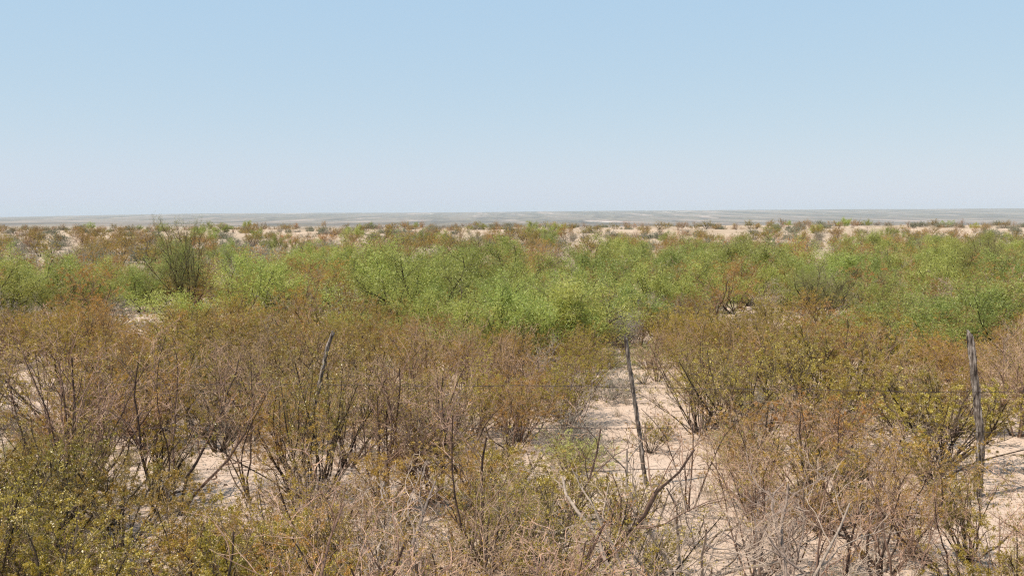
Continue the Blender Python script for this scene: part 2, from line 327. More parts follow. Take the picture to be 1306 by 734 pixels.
KINDS = {
 'creosote': dict(P=dict(stems=18, H=1.05, tilt=(4, 55), r=0.012, wob=0.10, k1=5, t1=0.42, ang1=(18, 48), lr1=(0.28, 0.5), k2=5, ang2=(20, 60), lr2=(0.3, 0.6), k3=2, lr3=(0.4, 0.8), rt=0.0010, leaves=15500, ll=0.0138, lw=0.6, clump=3.2, tip=0.35, loff=0.008, trop=0.0),
        wood='creo_bark', leaf='creo_leaf', name='creosote_bush', cat='bush', n=5),
 'russet': dict(P=dict(stems=18, H=1.0, tilt=(2, 50), r=0.008, wob=0.12, k1=7, ang1=(20, 50), lr1=(0.3, 0.6), k2=6, ang2=(25, 65), lr2=(0.3, 0.55), k3=2, lr3=(0.35, 0.7), rt=0.0010, leaves=12000, ll=0.018, lw=0.4, clump=1.8, loff=0.006, trop=0.01),
        wood='tar_bark', leaf='tar_leaf', name='russet_shrub', cat='shrub', n=7),
 'twiggy': dict(P=dict(stems=10, H=1.25, tilt=(3, 42), r=0.014, wob=0.105, k1=7, ang1=(22, 55), lr1=(0.35, 0.65), k2=6, ang2=(25, 65), lr2=(0.3, 0.6), k3=3, lr3=(0.35, 0.7), rt=0.0016, leaves=3200, ll=0.015, lw=0.45, clump=2.5, loff=0.006, trop=0.02),
        wood='tar_bark', leaf='tar_leaf', name='twiggy_shrub', cat='shrub', n=5),
 'dead': dict(P=dict(stems=8, H=0.95, tilt=(6, 60), r=0.0115, wob=0.19, k1=6, ang1=(25, 65), lr1=(0.35, 0.65), k2=6, ang2=(25, 70), lr2=(0.3, 0.6), k3=2, lr3=(0.4, 0.8), rt=0.0014, leaves=0, trop=0.0),
        wood='dead_bark', leaf=None, name='dead_shrub', cat='dead shrub', n=4),
 'brush': dict(P=dict(stems=34, H=0.42, tilt=(5, 78), r=0.004, wob=0.14, k1=6, ang1=(20, 50), lr1=(0.3, 0.6), k2=5, ang2=(20, 60), lr2=(0.35, 0.6), rt=0.0012, leaves=5200, ll=0.017, lw=0.35, clump=1.2, loff=0.006),
        wood='dead_bark', leaf='grey_leaf', name='grey_brush', cat='brush', n=4),
 'mesquite': dict(P=dict(stems=9, H=1.5, tilt=(8, 64), r=0.016, root=0.12, wob=0.16, k1=8, t1=0.18, ang1=(25, 60), lr1=(0.3, 0.55), k2=8, ang2=(25, 65), lr2=(0.3, 0.6), rt=0.0025, leaves=17000, ll=0.06, lw=0.16, clump=1.0, loff=0.06, lup=-0.25, lalong=0.4, trop=0.03, trop2=-0.03),
        wood='mesq_bark', leaf='mesq_leaf', name='mesquite_tree', cat='mesquite', n=8),
 'acacia': dict(P=dict(stems=9, H=1.15, tilt=(4, 50), r=0.011, wob=0.17, k1=7, ang1=(22, 55), lr1=(0.35, 0.65), k2=6, ang2=(25, 65), lr2=(0.3, 0.6), k3=2, lr3=(0.35, 0.7), rt=0.0012, leaves=9500, ll=0.02, lw=0.32, clump=2.2, loff=0.008, trop=0.02),
        wood='tar_bark', leaf='aca_leaf', name='acacia_shrub', cat='shrub', n=4),
 'broom': dict(P=dict(stems=44, H=0.45, tilt=(3, 70), r=0.0032, wob=0.09, k1=5, ang1=(12, 35), lr1=(0.3, 0.6), k2=4, ang2=(15, 45), lr2=(0.35, 0.6), rt=0.0010, leaves=6500, ll=0.02, lw=0.25, clump=1.2, loff=0.005),
        wood='tar_bark', leaf='broom_leaf', name='broomweed', cat='weed', n=3),
 'salt': dict(P=dict(stems=30, H=0.5, tilt=(5, 80), r=0.005, wob=0.15, k1=6, ang1=(20, 50), lr1=(0.3, 0.6), k2=5, ang2=(20, 60), lr2=(0.35, 0.6), rt=0.0013, leaves=8000, ll=0.02, lw=0.5, clump=1.4, loff=0.008),
        wood='dead_bark', leaf='salt_leaf', name='saltbush', cat='bush', n=3),
 'wand': dict(P=dict(stems=5, H=1.35, tilt=(8, 50), r=0.011, wob=0.15, k1=6, t1=0.3, ang1=(25, 60), lr1=(0.3, 0.6), k2=5, ang2=(25, 70), lr2=(0.3, 0.6), k3=2, lr3=(0.4, 0.7), rt=0.0018, leaves=500, ll=0.014, lw=0.4, clump=2.5, loff=0.006, trop=0.03),
        wood='tar_bark', leaf='aca_leaf', name='whitethorn_shrub', cat='shrub', n=5),
 'spray': dict(P=dict(stems=30, H=1.2, tilt=(3, 46), r=0.0085, wob=0.085, k1=5, t1=0.5, ang1=(14, 40), lr1=(0.25, 0.5), k2=5, ang2=(20, 55), lr2=(0.3, 0.6), k3=2, lr3=(0.4, 0.8), rt=0.0010, leaves=8000, ll=0.0138, lw=0.6, clump=3.0, tip=0.35, loff=0.008, root=0.12),
        wood='creo_bark', leaf='creo_leaf', name='creosote_bush', cat='bush', n=3),
 'pale': dict(P=dict(stems=40, H=0.9, tilt=(2, 32), r=0.004, wob=0.10, k1=6, ang1=(12, 35), lr1=(0.3, 0.5), k2=5, ang2=(20, 50), lr2=(0.35, 0.6), rt=0.0016, leaves=9000, ll=0.022, lw=0.3, clump=1.2, loff=0.012),
        wood='bleached', leaf='pale_leaf', name='pale_shrub', cat='shrub', n=1),
 'bleach': dict(P=dict(stems=5, H=1.0, tilt=(6, 50), r=0.014, wob=0.2, k1=5, t1=0.3, ang1=(25, 65), lr1=(0.35, 0.65), k2=5, ang2=(25, 70), lr2=(0.3, 0.6), k3=2, lr3=(0.4, 0.8), rt=0.0016, leaves=0, trop=0.02),
        wood='bleached', leaf=None, name='dead_shrub', cat='dead shrub', n=3),
 'darkscrub': dict(P=dict(stems=15, H=2.0, tilt=(1, 40), r=0.019, root=0.16, wob=0.16, k1=8, t1=0.2, ang1=(18, 45), lr1=(0.28, 0.5), k2=7, ang2=(20, 55), lr2=(0.3, 0.6), k3=2, lr3=(0.4, 0.8), rt=0.0022, leaves=15000, ll=0.05, lw=0.16, clump=1.5, loff=0.05, lup=0.1, trop=0.03),
        wood='mesq_bark', leaf='olive_leaf', name='mesquite_tree', cat='mesquite', n=2),
}
PROT = {}
for ki, (k, K) in enumerate(KINDS.items()):
    lst = []
    for v in range(K['n']):
        w, l = shrub_geo(100 * ki + v + 7, K['P'])
        top = np.percentile(w[0][:, 2], 99.5)
        mw = mesh_quads('branches', w[0], w[1], [M[K['wood']]], w[2], smooth_sh=False)
        ml = mesh_quads('leaves', l[0], l[1], [M[K['leaf']]], l[2]) if l else None
        # joined version for distant copies
        if l:
            V = np.concatenate([w[0], l[0]]); Fj = np.concatenate([w[1], l[1] + len(w[0])]); T = np.concatenate([w[2], l[2]])
            mi = np.concatenate([np.zeros(len(w[1])), np.ones(len(l[1]))])
            mj = mesh_quads(K['name'], V, Fj, [M[K['wood']], M[K['leaf']]], T, mi)
        else: mj = mw
        lst.append((mw, ml, mj, top))
    PROT[k] = lst

rnd = random.Random(11)
placed = []                                     # x, y, r
COUNT = {}
def put(kind, x, y, h, label, group, rz=None, v=None, parts=True, sx=1.0, tilt=0.0):
    K = KINDS[kind]; lst = PROT[kind]
    if v is None: v = rnd.randrange(len(lst))
    mw, ml, mj, top = lst[v % len(lst)]
    s = h / top; z = float(ground_z(x, y))
    rot = (tilt * rnd.uniform(-1, 1), tilt * rnd.uniform(-1, 1), rnd.uniform(0, 6.283) if rz is None else rz)
    if parts:
        t = bpy.data.objects.new(K['name'], None); t.empty_display_size = 0.1; link(t)
        link(bpy.data.objects.new('branches', mw), t)
        if ml: link(bpy.data.objects.new('leaves', ml), t)
    else:
        t = link(bpy.data.objects.new(K['name'], mj))
    t.location = (x, y, z); t.rotation_euler = rot; t.scale = (s * sx, s * sx, s)
    tag(t, label, K['cat'], group)
    placed.append((x, y, 0.5 * h)); COUNT[kind] = COUNT.get(kind, 0) + 1
    return t
def hero(kind, px, py, toppx, label, group=None, **kw):
    """a plant whose foot is seen at (px, py) and whose top reaches the height of toppx"""
    p = on_ground(px, py); top = at_depth(px, toppx, p[1])
    return put(kind, p[0], p[1], top[2] - p[2], label, group, **kw)

# ------------------------------------------------------------------ fence
def post_mat(name, c0, c1, c2):
    m, nt, out = new_mat(name); L = nt.links.new; N = nt.nodes.new
    tc = N("ShaderNodeTexCoord"); mp = N("ShaderNodeVectorMath"); mp.operation = 'MULTIPLY'; mp.inputs[1].default_value = (1, 1, 0.12)
    L(tc.outputs["Object"], mp.inputs[0]); n = N("ShaderNodeTexNoise"); n.inputs["Scale"].default_value = 75; n.inputs["Detail"].default_value = 6; n.inputs["Roughness"].default_value = 0.65
    L(mp.outputs[0], n.inputs["Vector"]); r = ramp(nt, [(0.38, c0), (0.5, c1), (0.66, c2)]); L(n.outputs["Fac"], r.inputs[0])
    n2 = N("ShaderNodeTexNoise"); n2.inputs["Scale"].default_value = 14; L(tc.outputs["Object"], n2.inputs["Vector"])
    mm = N("ShaderNodeMapRange"); mm.inputs[1].default_value = 0.35; mm.inputs[2].default_value = 0.65; mm.inputs[3].default_value = 0.6; mm.inputs[4].default_value = 1.2; L(n2.outputs["Fac"], mm.inputs[0])
    sc = N("ShaderNodeVectorMath"); sc.operation = 'SCALE'; L(r.outputs[0], sc.inputs[0]); L(mm.outputs[0], sc.inputs["Scale"])
    b = N("ShaderNodeBump"); b.inputs["Strength"].default_value = 1.0; b.inputs["Distance"].default_value = 0.014; L(n.outputs["Fac"], b.inputs["Height"])
    p = N("ShaderNodeBsdfPrincipled"); p.inputs["Roughness"].default_value = 1.0; p.inputs["Specular IOR Level"].default_value = 0.05; L(sc.outputs[0], p.inputs["Base Color"]); L(b.outputs[0], p.inputs["Normal"]); L(p.outputs[0], out.inputs[0]); return m
M['post'] = post_mat('weathered grey cedar', (0.055, 0.042, 0.034), (0.17, 0.135, 0.11), (0.50, 0.43, 0.37))
mt, nt, out = new_mat('rusted wire'); pb = nt.nodes.new("ShaderNodeBsdfPrincipled"); pb.inputs["Base Color"].default_value = (0.085, 0.06, 0.05, 1); pb.inputs["Metallic"].default_value = 0.5; pb.inputs["Roughness"].default_value = 0.6
nt.links.new(pb.outputs[0], out.inputs[0]); M['wire'] = mt

def fence_y(px): return 8.45 - 0.55 * (px / 1306.0)
def make_post(ctrl, rad, seed, ends=0.0):
    rng = np.random.RandomState(seed)
    C = np.array(ctrl); seg = np.concatenate([[0], np.cumsum(np.linalg.norm(np.diff(C, axis=0), axis=1))])
    n = 46; s = np.linspace(0, seg[-1], n); P = np.stack([np.interp(s, seg, C[:, i]) for i in range(3)], 1)
    for _ in range(6): P[1:-1] = (P[:-2] + P[1:-1] * 2 + P[2:]) / 4
    P[:, 0] += 0.004 * np.sin(s * 9 + seed) + 0.002 * rng.normal(size=n); P[:, 1] += 0.004 * np.sin(s * 7 + 2 * seed)
    sd = 18; a = np.arange(sd) * 2 * math.pi / sd
    lob = 1 + 0.12 * np.sin(2 * a + seed) + 0.09 * np.sin(5 * a + seed * 2)
    R = rad * (1.06 - 0.16 * s / s[-1])[:, None] * lob[None] * (1 + 0.05 * np.sin(s * 23 + seed)[:, None]) * (1 + 0.07 * rng.normal(size=(n, sd))) * (1 + 0.16 * np.exp(-((s[:, None] - 0.62 * s[-1]) / 0.03) ** 2) * np.cos(a - 3.6)[None].clip(0) + 0.22 * np.exp(-((s[:, None] - 0.35 * s[-1]) / 0.025) ** 2) * np.cos(a - 0.4)[None].clip(0))
    V = P[:, None, :] + np.stack([R * np.cos(a), R * np.sin(a), np.zeros_like(R)], -1)
    V[-1, :, 2] += 0.7 * rad * np.cos(a - 2.6) + 0.3 * rad * rng.normal(size=sd); V[-1, :, :2] = P[-1, :2] + (V[-1, :, :2] - P[-1, :2]) * 0.8
    # closed, slightly sunken top
    cap = P[-1] + (V[-1] - P[-1]) * 0.35; cap[:, 2] -= 0.006
    cap2 = np.repeat(P[-1][None], sd, 0) + (V[-1] - P[-1]) * 0.02
    VV = np.concatenate([V.reshape(-1, 3), cap, cap2]); idx = np.arange((n + 2) * sd).reshape(n + 2, sd)
    A = idx[:-1]; B = np.roll(A, -1, 1); D = idx[1:]; Cc = np.roll(D, -1, 1)
    return VV, np.stack([A, B, Cc, D], -1).reshape(-1, 4)
fence = bpy.data.objects.new("barbed_wire_fence", None); link(fence)
fence.location = (0, 8.15, 0)
tag(fence, "old barbed wire ranch fence on three crooked wooden posts, crossing the scrub", "fence")
def fpart(name, V, F, mat, label=None, sm=True):
    V = np.array(V) - np.array([0, 8.15, 0])
    o = link(bpy.data.objects.new(name, mesh_quads(name, V, F, [mat], smooth_sh=sm)), fence)
    if label: o["label"] = label
    return o
def scr(pts, dy=0.0): return [at_depth(px, py, fence_y(px) + dy) for px, py in pts]
pr = scr([(1246, 655), (1249, 620), (1250, 560), (1246, 500), (1240, 455), (1237, 424)])
V, Fq = make_post(pr, 0.027, 3); fpart('post', V, Fq, M['post'], "thick upright grey post with a ragged pale top")
pm = scr([(828, 655), (824, 615), (816, 560), (807, 490), (800, 450), (797, 429)])
V, Fq = make_post(pm, 0.0155, 8); fpart('post', V, Fq, M['post'], "thin dark stave leaning slightly to the left")
pl = scr([(380, 640), (388, 580), (401, 520), (410, 476), (417, 446), (425, 424)])
V, Fq = make_post(pl, 0.019, 5); fpart('post', V, Fq, M['post'], "slanting grey post tilted to the right, cut top")
def wire(ctrl, seed):
    rng = np.random.RandomState(seed); C = np.array(ctrl); x = np.arange(C[0, 0], C[-1, 0], 0.03)
    P = np.stack([x, np.interp(x, C[:, 0], C[:, 1]), np.interp(x, C[:, 0], C[:, 2])], 1)
    for _ in range(30): P[1:-1] = (P[:-2] + P[1:-1] * 2 + P[2:]) / 4
    P[:, 2] += 0.004 * np.sin(x * 3.1 + seed) + 0.002 * np.sin(x * 11 + seed); P[:, 1] += 0.004 * np.sin(x * 5 + seed)
    Vs, Fs, n = [], [], 0
    for ph in (0, math.pi):
        Q = P.copy(); Q[:, 1] += 0.0021 * np.cos(x * 95 + ph); Q[:, 2] += 0.0021 * np.sin(x * 95 + ph)
        v, f = tube(Q[None], np.full((1, len(Q)), 0.0022), 4); Vs.append(v); Fs.append(f + n); n += len(v)
    for k in range(3, len(x) - 2, 4):
        for q in range(2):
            a = rng.uniform(0, 6.28); d = np.array([0.25 * (1 - 2 * q), math.cos(a), math.sin(a)]); d /= np.linalg.norm(d)
            b = np.stack([P[k] - d * 0.018, P[k], P[k] + d * 0.018])[None]
            v, f = tube(b, np.array([[0.0004, 0.003, 0.0004]]), 3); Vs.append(v); Fs.append(f + n); n += len(v)
    return np.concatenate(Vs), np.concatenate(Fs)
for i, line in enumerate([
    [(-300, 486), (0, 489), (408, 490), (640, 492), (807, 493), (1000, 497), (1247, 499), (1600, 502)],
    [(-300, 548), (0, 546), (394, 544), (640, 546), (814, 545), (1000, 548), (1249, 551), (1600, 553)],
    [(-300, 602), (0, 601), (384, 598), (640, 602), (822, 598), (1000, 599), (1249, 600), (1600, 602)],
    [(-300, 624), (0, 625), (380, 622), (640, 627), (824, 624), (1000, 628), (1249, 625), (1600, 627)],
    [(-300, 646), (0, 644), (374, 640), (640, 641), (828, 640), (1000, 642), (1247, 640), (1600, 641)]]):
    V, Fq = wire(scr(line, -0.028), i + 1); fpart('wire', V, Fq, M['wire'])

# ------------------------------------------------------------------ named plants of the near ground
HEROES = [
 # kind, foot px, foot py, top py, label, kwargs
 ('spray', 398, 640, 436, "creosote bush with a wide fan of thin dark stems, below the slanting left post", dict(v=1, sx=1.05)),
 ('acacia', 372, 625, 500, "small orange tinged acacia hiding the foot of the slanting post", dict(v=0)),
 ('twiggy', 484, 652, 428, "tall tan twiggy shrub with dark stems just right of the slanting left post", dict(v=0)),
 ('twiggy', 556, 640, 440, "reddish twiggy shrub midway between the slanting post and the thin stave", dict(v=2)),
 ('spray', 960, 575, 428, "broad olive creosote bush to the right of the thin stave, arching left", dict(v=0, sx=1.3)),
 ('creosote', 1060, 570, 445, "rounded olive creosote bush between the thin stave and the thick post", dict(v=3, sx=1.25)),
 ('creosote', 1195, 560, 462, "small olive creosote bush directly left of the thick post", dict(v=2, sx=1.2)),
 ('twiggy', 1296, 556, 400, "dark bare stemmed shrub right of the thick post at the picture edge", dict(v=4)),
 ('mesquite', 85, 650, 395, "leaning dark branched sapling at the far left of the fence", None),
 ('wand', 112, 640, 392, "tall pale crooked whitethorn at the far left, bent tips against the brown belt", dict(v=0)),
 ('wand', 215, 655, 410, "long armed reddish whitethorn left of the slanting post", dict(v=1)),
 ('wand', 322, 640, 415, "dark stemmed crooked whitethorn just left of the dark creosote fan", dict(v=2)),
 ('wand', 880, 650, 470, "pale forked whitethorn wand beside the thin stave", dict(v=3)),
 ('creosote', 800, 690, 590, "low olive creosote bush hiding the foot of the thin stave", dict(v=4)),
 ('creosote', 1235, 720, 610, "low olive creosote bush before the foot of the thick post", dict(v=1)),
 ('bleach', 985, 775, 600, "bleached grey dead shrub with forked limbs below the thin stave", dict(v=1)),
 ('bleach', 870, 760, 540, "pale crooked dead shrub leaning beside the thin stave in the front", dict(v=0)),
 ('pale', 797, 452, 392, "small fluffy white grey shrub behind the top of the thin stave", dict(v=0, sx=0.9)),
 ('pale', 190, 432, 405, "small pale yellow tuft at the lower edge of the green belt, left side", dict(v=0)),
 ('mesquite', 40, 398, 338, "pale green mesquite at the left edge of the green belt", dict(v=6)),
 ('mesquite', 118, 404, 346, "low green mesquite second from the left edge of the green belt", dict(v=2)),
 ('mesquite', 182, 398, 340, "green mesquite touching the left side of the tallest dark one", dict(v=7)),
 ('bleach', 1005, 850, 590, "bleached crooked dead shrub at the bottom edge, between stave and thick post", dict(v=0)),
 ('bleach', 905, 870, 575, "tall bleached forked dead shrub at the bottom edge, right of the stave", dict(v=2)),
 ('wand', 1075, 840, 560, "long armed tan whitethorn at the bottom edge, between stave and thick post", dict(v=4)),
 ('bleach', 560, 760, 600, "bleached forked dead shrub in the lower middle, right of the dark creosote fan", dict(v=2)),
 ('brush', 775, 508, 468, "low grey brush mound at the back edge of the sand clearing", dict(v=0, sx=1.2)),
 ('twiggy', 838, 486, 410, "orange brown twiggy shrub standing behind the sand clearing", dict(v=3)),
 ('dead', 690, 505, 430, "grey leafless shrub left of the sand clearing", dict(v=3, sx=1.1)),
 ('darkscrub', 238, 402, 280, "tallest dark mesquite, upright and half bare, its thin tips reaching the skyline", dict(v=1, sx=0.62)),
 ('mesquite', 300, 398, 318, "pale green mesquite just right of the tallest dark one", dict(v=5, sx=1.0)),
 ('mesquite', 940, 400, 335, "green mesquite with a forked black trunk above the right creosotes", dict(v=1)),
 ('mesquite', 885, 392, 325, "green mesquite with bent black limbs left of the forked black trunk", dict(v=2)),
 ('darkscrub', 1048, 412, 335, "brown bare mesquite with grey splayed stems in the right part of the green belt", dict(v=0, sx=1.25)),
 ('darkscrub', 1125, 405, 345, "dead brown topped mesquite right of the grey splayed stems", dict(v=1, sx=1.0)),
 ('mesquite', 640, 400, 305, "largest bright green mesquite in the middle of the green belt", dict(v=3, sx=1.15)),
 ('mesquite', 740, 405, 335, "full green mesquite right of the largest one in the middle", dict(v=4, sx=1.2)),
]
for k, px, py, tp, lab, kw in HEROES:
    if kw is None: k, kw = 'twiggy', dict(v=1, sx=1.0)
    hero(k, px, py, tp, lab, **kw)

# clearings, given as ellipses of seen ground: px, py, rx, ry, keep chance
CLEAR = [(190, 416, 18, 8, 0.0), (808, 545, 56, 62, 0.0), (738, 545, 40, 28, 0.4), (150, 560, 60, 20, 0.4), (1290, 595, 60, 34, 0.0), (1150, 545, 50, 30, 0.15), (305, 598, 60, 26, 0.0), (60, 492, 90, 16, 0.1),
         (640, 545, 45, 40, 0.35), (905, 600, 50, 30, 0.35), (490, 600, 50, 40, 0.25), (620, 600, 36, 40, 0.35), (500, 470, 60, 14, 0.25), (870, 680, 60, 30, 0.6), (420, 560, 40, 30, 0.4), (1130, 455, 100, 14, 0.3), (235, 600, 40, 25, 0.4), (1150, 690, 60, 30, 0.4), (1285, 500, 40, 60, 0.3), (900, 480, 60, 16, 0.4)]
# named plants that must stay in sight: px, py, rx, ry, distance
SEEN = [(240, 335, 28, 50, 22.0), (940, 370, 22, 30, 21.0), (1048, 375, 34, 34, 19.5), (797, 420, 20, 22, 16.3), (418, 450, 14, 26, 8.2)]
def hides(x, y, h, w):
    px0, pyb = project(x, y, 0); _, pyt = project(x, y, h); hw = w * FPX / y * 0.8
    return any(y < dd and abs(px0 - cx) < rx + hw and pyt < c_y + ry * 0.6 for cx, c_y, rx, ry, dd in SEEN)
def blocked(x, y, h, w):
    px0, pyb = project(x, y, 0); _, pyt = project(x, y, h * 0.85)
    hw = w * FPX / y
    for cx, cyy, rx, ry, keep in CLEAR:
        nx = abs(px0 - cx) / (rx + hw * 0.55)
        yy = min(max(cyy, pyt), pyb); ny = abs(yy - cyy) / ry
        if nx * nx + ny * ny < 1 and rnd.random() > keep: return True
    return False
def column(px):
    for lim, w in ((60, "by the left picture edge"), (200, "left of the tallest dark mesquite"), (330, "straight below or above the tallest dark mesquite"), (400, "just left of the slanting post"), (470, "at the slanting post")):
        if px < lim: return w
    for lim, w in ((640, "well right of the slanting post"), (770, "just left of the thin stave"), (850, "at the thin stave"), (960, "right of the thin stave"), (1120, "midway from stave to thick post"), (1210, "just left of the thick post"), (1275, "at the thick post")):
        if px < lim: return w
    return "by the right picture edge"
DESC = {'creosote': "olive creosote bush", 'russet': "rusty brown shrub", 'twiggy': "twiggy shrub", 'dead': "grey leafless shrub", 'brush': "grey brush clump", 'acacia': "orange tinged acacia", 'pale': "whitish dry shrub", 'bleach': "bleached bare shrub", 'spray': "many stemmed creosote", 'salt': "grey green saltbush", 'wand': "sparse crooked whitethorn", 'broom': "yellowish broomweed", 'mesquite': "feathery green mesquite", 'darkscrub': "dark half bare mesquite"}
PL = {'creosote': "creosote bushes", 'russet': "rusty brown shrubs", 'twiggy': "tan twiggy shrubs", 'dead': "grey leafless shrubs", 'brush': "grey brush clumps", 'acacia': "orange tinged acacias", 'pale': "whitish dry shrubs", 'bleach': "bleached bare shrubs", 'spray': "many stemmed creosotes", 'salt': "saltbushes", 'wand': "whitethorn shrubs", 'broom': "broomweed plants", 'mesquite': "green mesquites", 'darkscrub': "dark half bare mesquites"}
AUTO = []
def scatter(y0, y1, n, mind, pick, zone, hrange, parts=True, tries=30, clear=True, half=0.56):
    done = 0; pts = []
    for _ in range(n * tries):
        if done >= n: break
        y = math.sqrt(rnd.uniform(y0 * y0, y1 * y1)); x = rnd.uniform(-half, half) * (y + 0.6) * (1.0 if y < 30 else 0.95)
        px, _py = project(x, y, 0)
        if y > 60 and bumps(x * 1.0 + 50, y * 0.8, 30.0) > (0.22 if px > 700 else 0.42): continue      # open sand pans
        kind = pick(px, y)
        if kind is None: continue
        lo, hi = hrange[kind]; h = rnd.uniform(lo, hi)
        m = mind * (1.0 if kind not in ('mesquite', 'darkscrub') else 1.5)
        if any((x - a) ** 2 + (y - b) ** 2 < (m * m) for a, b, r in placed[-700:]): continue
        if hides(x, y, h, h * 0.45) or (clear and blocked(x, y, h, h * 0.45)): continue
        where = column(px)
        AUTO.append((put(kind, x, y, h, DESC[kind] + ' ' + zone, PL[kind] + ' ' + zone, parts=parts, sx=rnd.uniform(0.95, 1.35), tilt=0.08), kind, h, (h - lo) / (hi - lo), zone, px, y, (y - y0) / (y1 - y0)))
        done += 1
def W_(d):
    def f(px, y):
        r = rnd.random() * sum(d.values())
        for k, w in d.items():
            r -= w
            if r <= 0: return k
        return k
    return f
# in front of the fence: bases at or below the picture's lower edge
def pick_front(px, y):
    if px < 360: return W_({'creosote': 9, 'spray': 1.2, 'twiggy': 1.0, 'wand': 1.4, 'russet': 0.9, 'acacia': 0.5, 'dead': 0.5})(px, y)
    if px < 760: return W_({'creosote': 1.3, 'spray': 1.5, 'twiggy': 3.4, 'wand': 2.6, 'acacia': 0.9, 'dead': 0.8})(px, y)
    if px < 1010: return W_({'creosote': 0.6, 'twiggy': 4.4, 'wand': 4.0, 'acacia': 1.2, 'dead': 1.6})(px, y)
    return W_({'creosote': 2.0, 'twiggy': 3.6, 'wand': 3.4, 'acacia': 0.8, 'dead': 0.9})(px, y)
scatter(3.6, 5.6, 46, 0.34, pick_front, "in the front row", {'spray': (0.6, 1.0), 'acacia': (0.6, 0.9), 'wand': (0.8, 1.3), 'creosote': (0.6, 0.95), 'twiggy': (0.7, 1.15), 'russet': (0.5, 0.8), 'dead': (0.5, 0.95)}, half=0.6)
scatter(5.4, 13.0, 60, 0.25, W_({'creosote': 3, 'broom': 1, 'brush': 1, 'twiggy': 1.5}), "low in the sand gaps", {'creosote': (0.18, 0.38), 'broom': (0.12, 0.24), 'brush': (0.12, 0.25), 'twiggy': (0.25, 0.5)}, clear=False)
scatter(5.6, 7.8, 42, 0.37, pick_front, "before the wire fence", {'spray': (0.6, 0.95), 'acacia': (0.5, 0.9), 'wand': (0.7, 1.25), 'creosote': (0.45, 0.8), 'twiggy': (0.6, 1.0), 'russet': (0.4, 0.65), 'dead': (0.4, 0.75)})
scatter(8.5, 12.0, 115, 0.44, W_({'wand': 1.6, 'spray': 1.0, 'creosote': 2.0, 'twiggy': 2.2, 'russet': 2.6, 'acacia': 1.3, 'dead': 1.1, 'brush': 0.7, 'broom': 0.4}), "behind the wire fence", {'spray': (0.7, 1.1), 'wand': (0.8, 1.2), 'creosote': (0.6, 1.0), 'twiggy': (0.7, 1.15), 'russet': (0.6, 0.95), 'dead': (0.5, 0.9), 'brush': (0.25, 0.4), 'acacia': (0.65, 1.05), 'broom': (0.25, 0.4)})
def pick_band(px, y):
    if y > 14.2 and 480 < px < 1306 and not (790 < px < 840): return W_({'mesquite': 4.5 if px < 760 else 2.0, 'russet': 1.8, 'acacia': 0.4, 'creosote': 0.8})(px, y)
    return W_({'russet': 4.6, 'acacia': 1.7, 'twiggy': 1.0, 'creosote': 2.2, 'dead': 0.6, 'brush': 0.3, 'broom': 0.5})(px, y)
scatter(12.0, 17.5, 210, 0.5, pick_band, "in the brown belt", {'creosote': (0.6, 0.9), 'twiggy': (0.7, 1.0), 'russet': (0.55, 0.85), 'dead': (0.5, 0.8), 'brush': (0.3, 0.45), 'acacia': (0.55, 0.95), 'broom': (0.3, 0.45), 'mesquite': (0.95, 1.3)})
def pick_green(px, y):
    if px < 340:
        if y < 27: return W_({'mesquite': 9, 'russet': 1.2, 'dead': 1.2, 'acacia': 1, 'brush': 0.6})(px, y)
        return W_({'mesquite': 0.55, 'russet': 1.6, 'acacia': 1.4, 'creosote': 1.4, 'dead': 2.5, 'brush': 3.5, 'broom': 1.5, 'salt': 1.6})(px, y)
    if y > 30 and 340 < px < 560: return W_({'mesquite': 2.0, 'russet': 2, 'acacia': 1.8, 'dead': 1.5, 'creosote': 1.5, 'brush': 2})(px, y)
    if y > 26 and 640 < px < 760: return W_({'mesquite': 1.0, 'russet': 2, 'acacia': 1.8, 'dead': 1, 'brush': 1})(px, y)
    if y > 30 and px > 1060 and px < 1200: return W_({'mesquite': 2, 'russet': 1, 'acacia': 1, 'dead': 1, 'brush': 1.4})(px, y)
    return W_({'mesquite': 12.0, 'russet': 1.0, 'acacia': 1.2, 'dead': 1.3, 'darkscrub': 0.45, 'brush': 0.6, 'creosote': 0.5})(px, y)
scatter(16.5, 30, 270, 0.85, pick_green, "in the green belt", {'mesquite': (0.95, 1.7), 'russet': (0.7, 1.1), 'acacia': (0.8, 1.3), 'creosote': (0.7, 1.1), 'dead': (0.7, 1.2), 'brush': (0.4, 0.7), 'broom': (0.3, 0.5), 'salt': (0.4, 0.7), 'darkscrub': (1.3, 1.7)})
scatter(30, 48, 210, 1.2, pick_green, "in back green belt", {'mesquite': (1.1, 1.55), 'russet': (0.8, 1.2), 'acacia': (0.8, 1.3), 'creosote': (0.8, 1.2), 'dead': (0.7, 1.2), 'brush': (0.5, 0.8), 'broom': (0.4, 0.6), 'salt': (0.5, 0.8), 'darkscrub': (1.3, 1.7)})
scatter(48, 85, 420, 1.1, W_({'mesquite': 0.5, 'russet': 1.7, 'acacia': 2.2, 'creosote': 1.8, 'dead': 1.5, 'brush': 2.8, 'broom': 1, 'salt': 2.6, 'twiggy': 1}), "on the sandy rise", {'mesquite': (1.0, 1.4), 'russet': (0.8, 1.15), 'acacia': (0.7, 1.1), 'creosote': (0.8, 1.2), 'dead': (0.6, 1.0), 'brush': (0.5, 0.8), 'broom': (0.4, 0.6), 'salt': (0.5, 0.8), 'twiggy': (0.8, 1.2)}, parts=False, clear=False)
def ridge(y0, y1, n, mind, zone, hr): scatter(y0, y1, n, mind, W_({'mesquite': 0.9, 'russet': 0.5, 'acacia': 1, 'creosote': 1.2, 'dead': 0.5, 'brush': 1.6, 'salt': 2.2, 'twiggy': 2.0, 'spray': 0.2, 'broom': 1}), zone, hr, parts=False, clear=False)
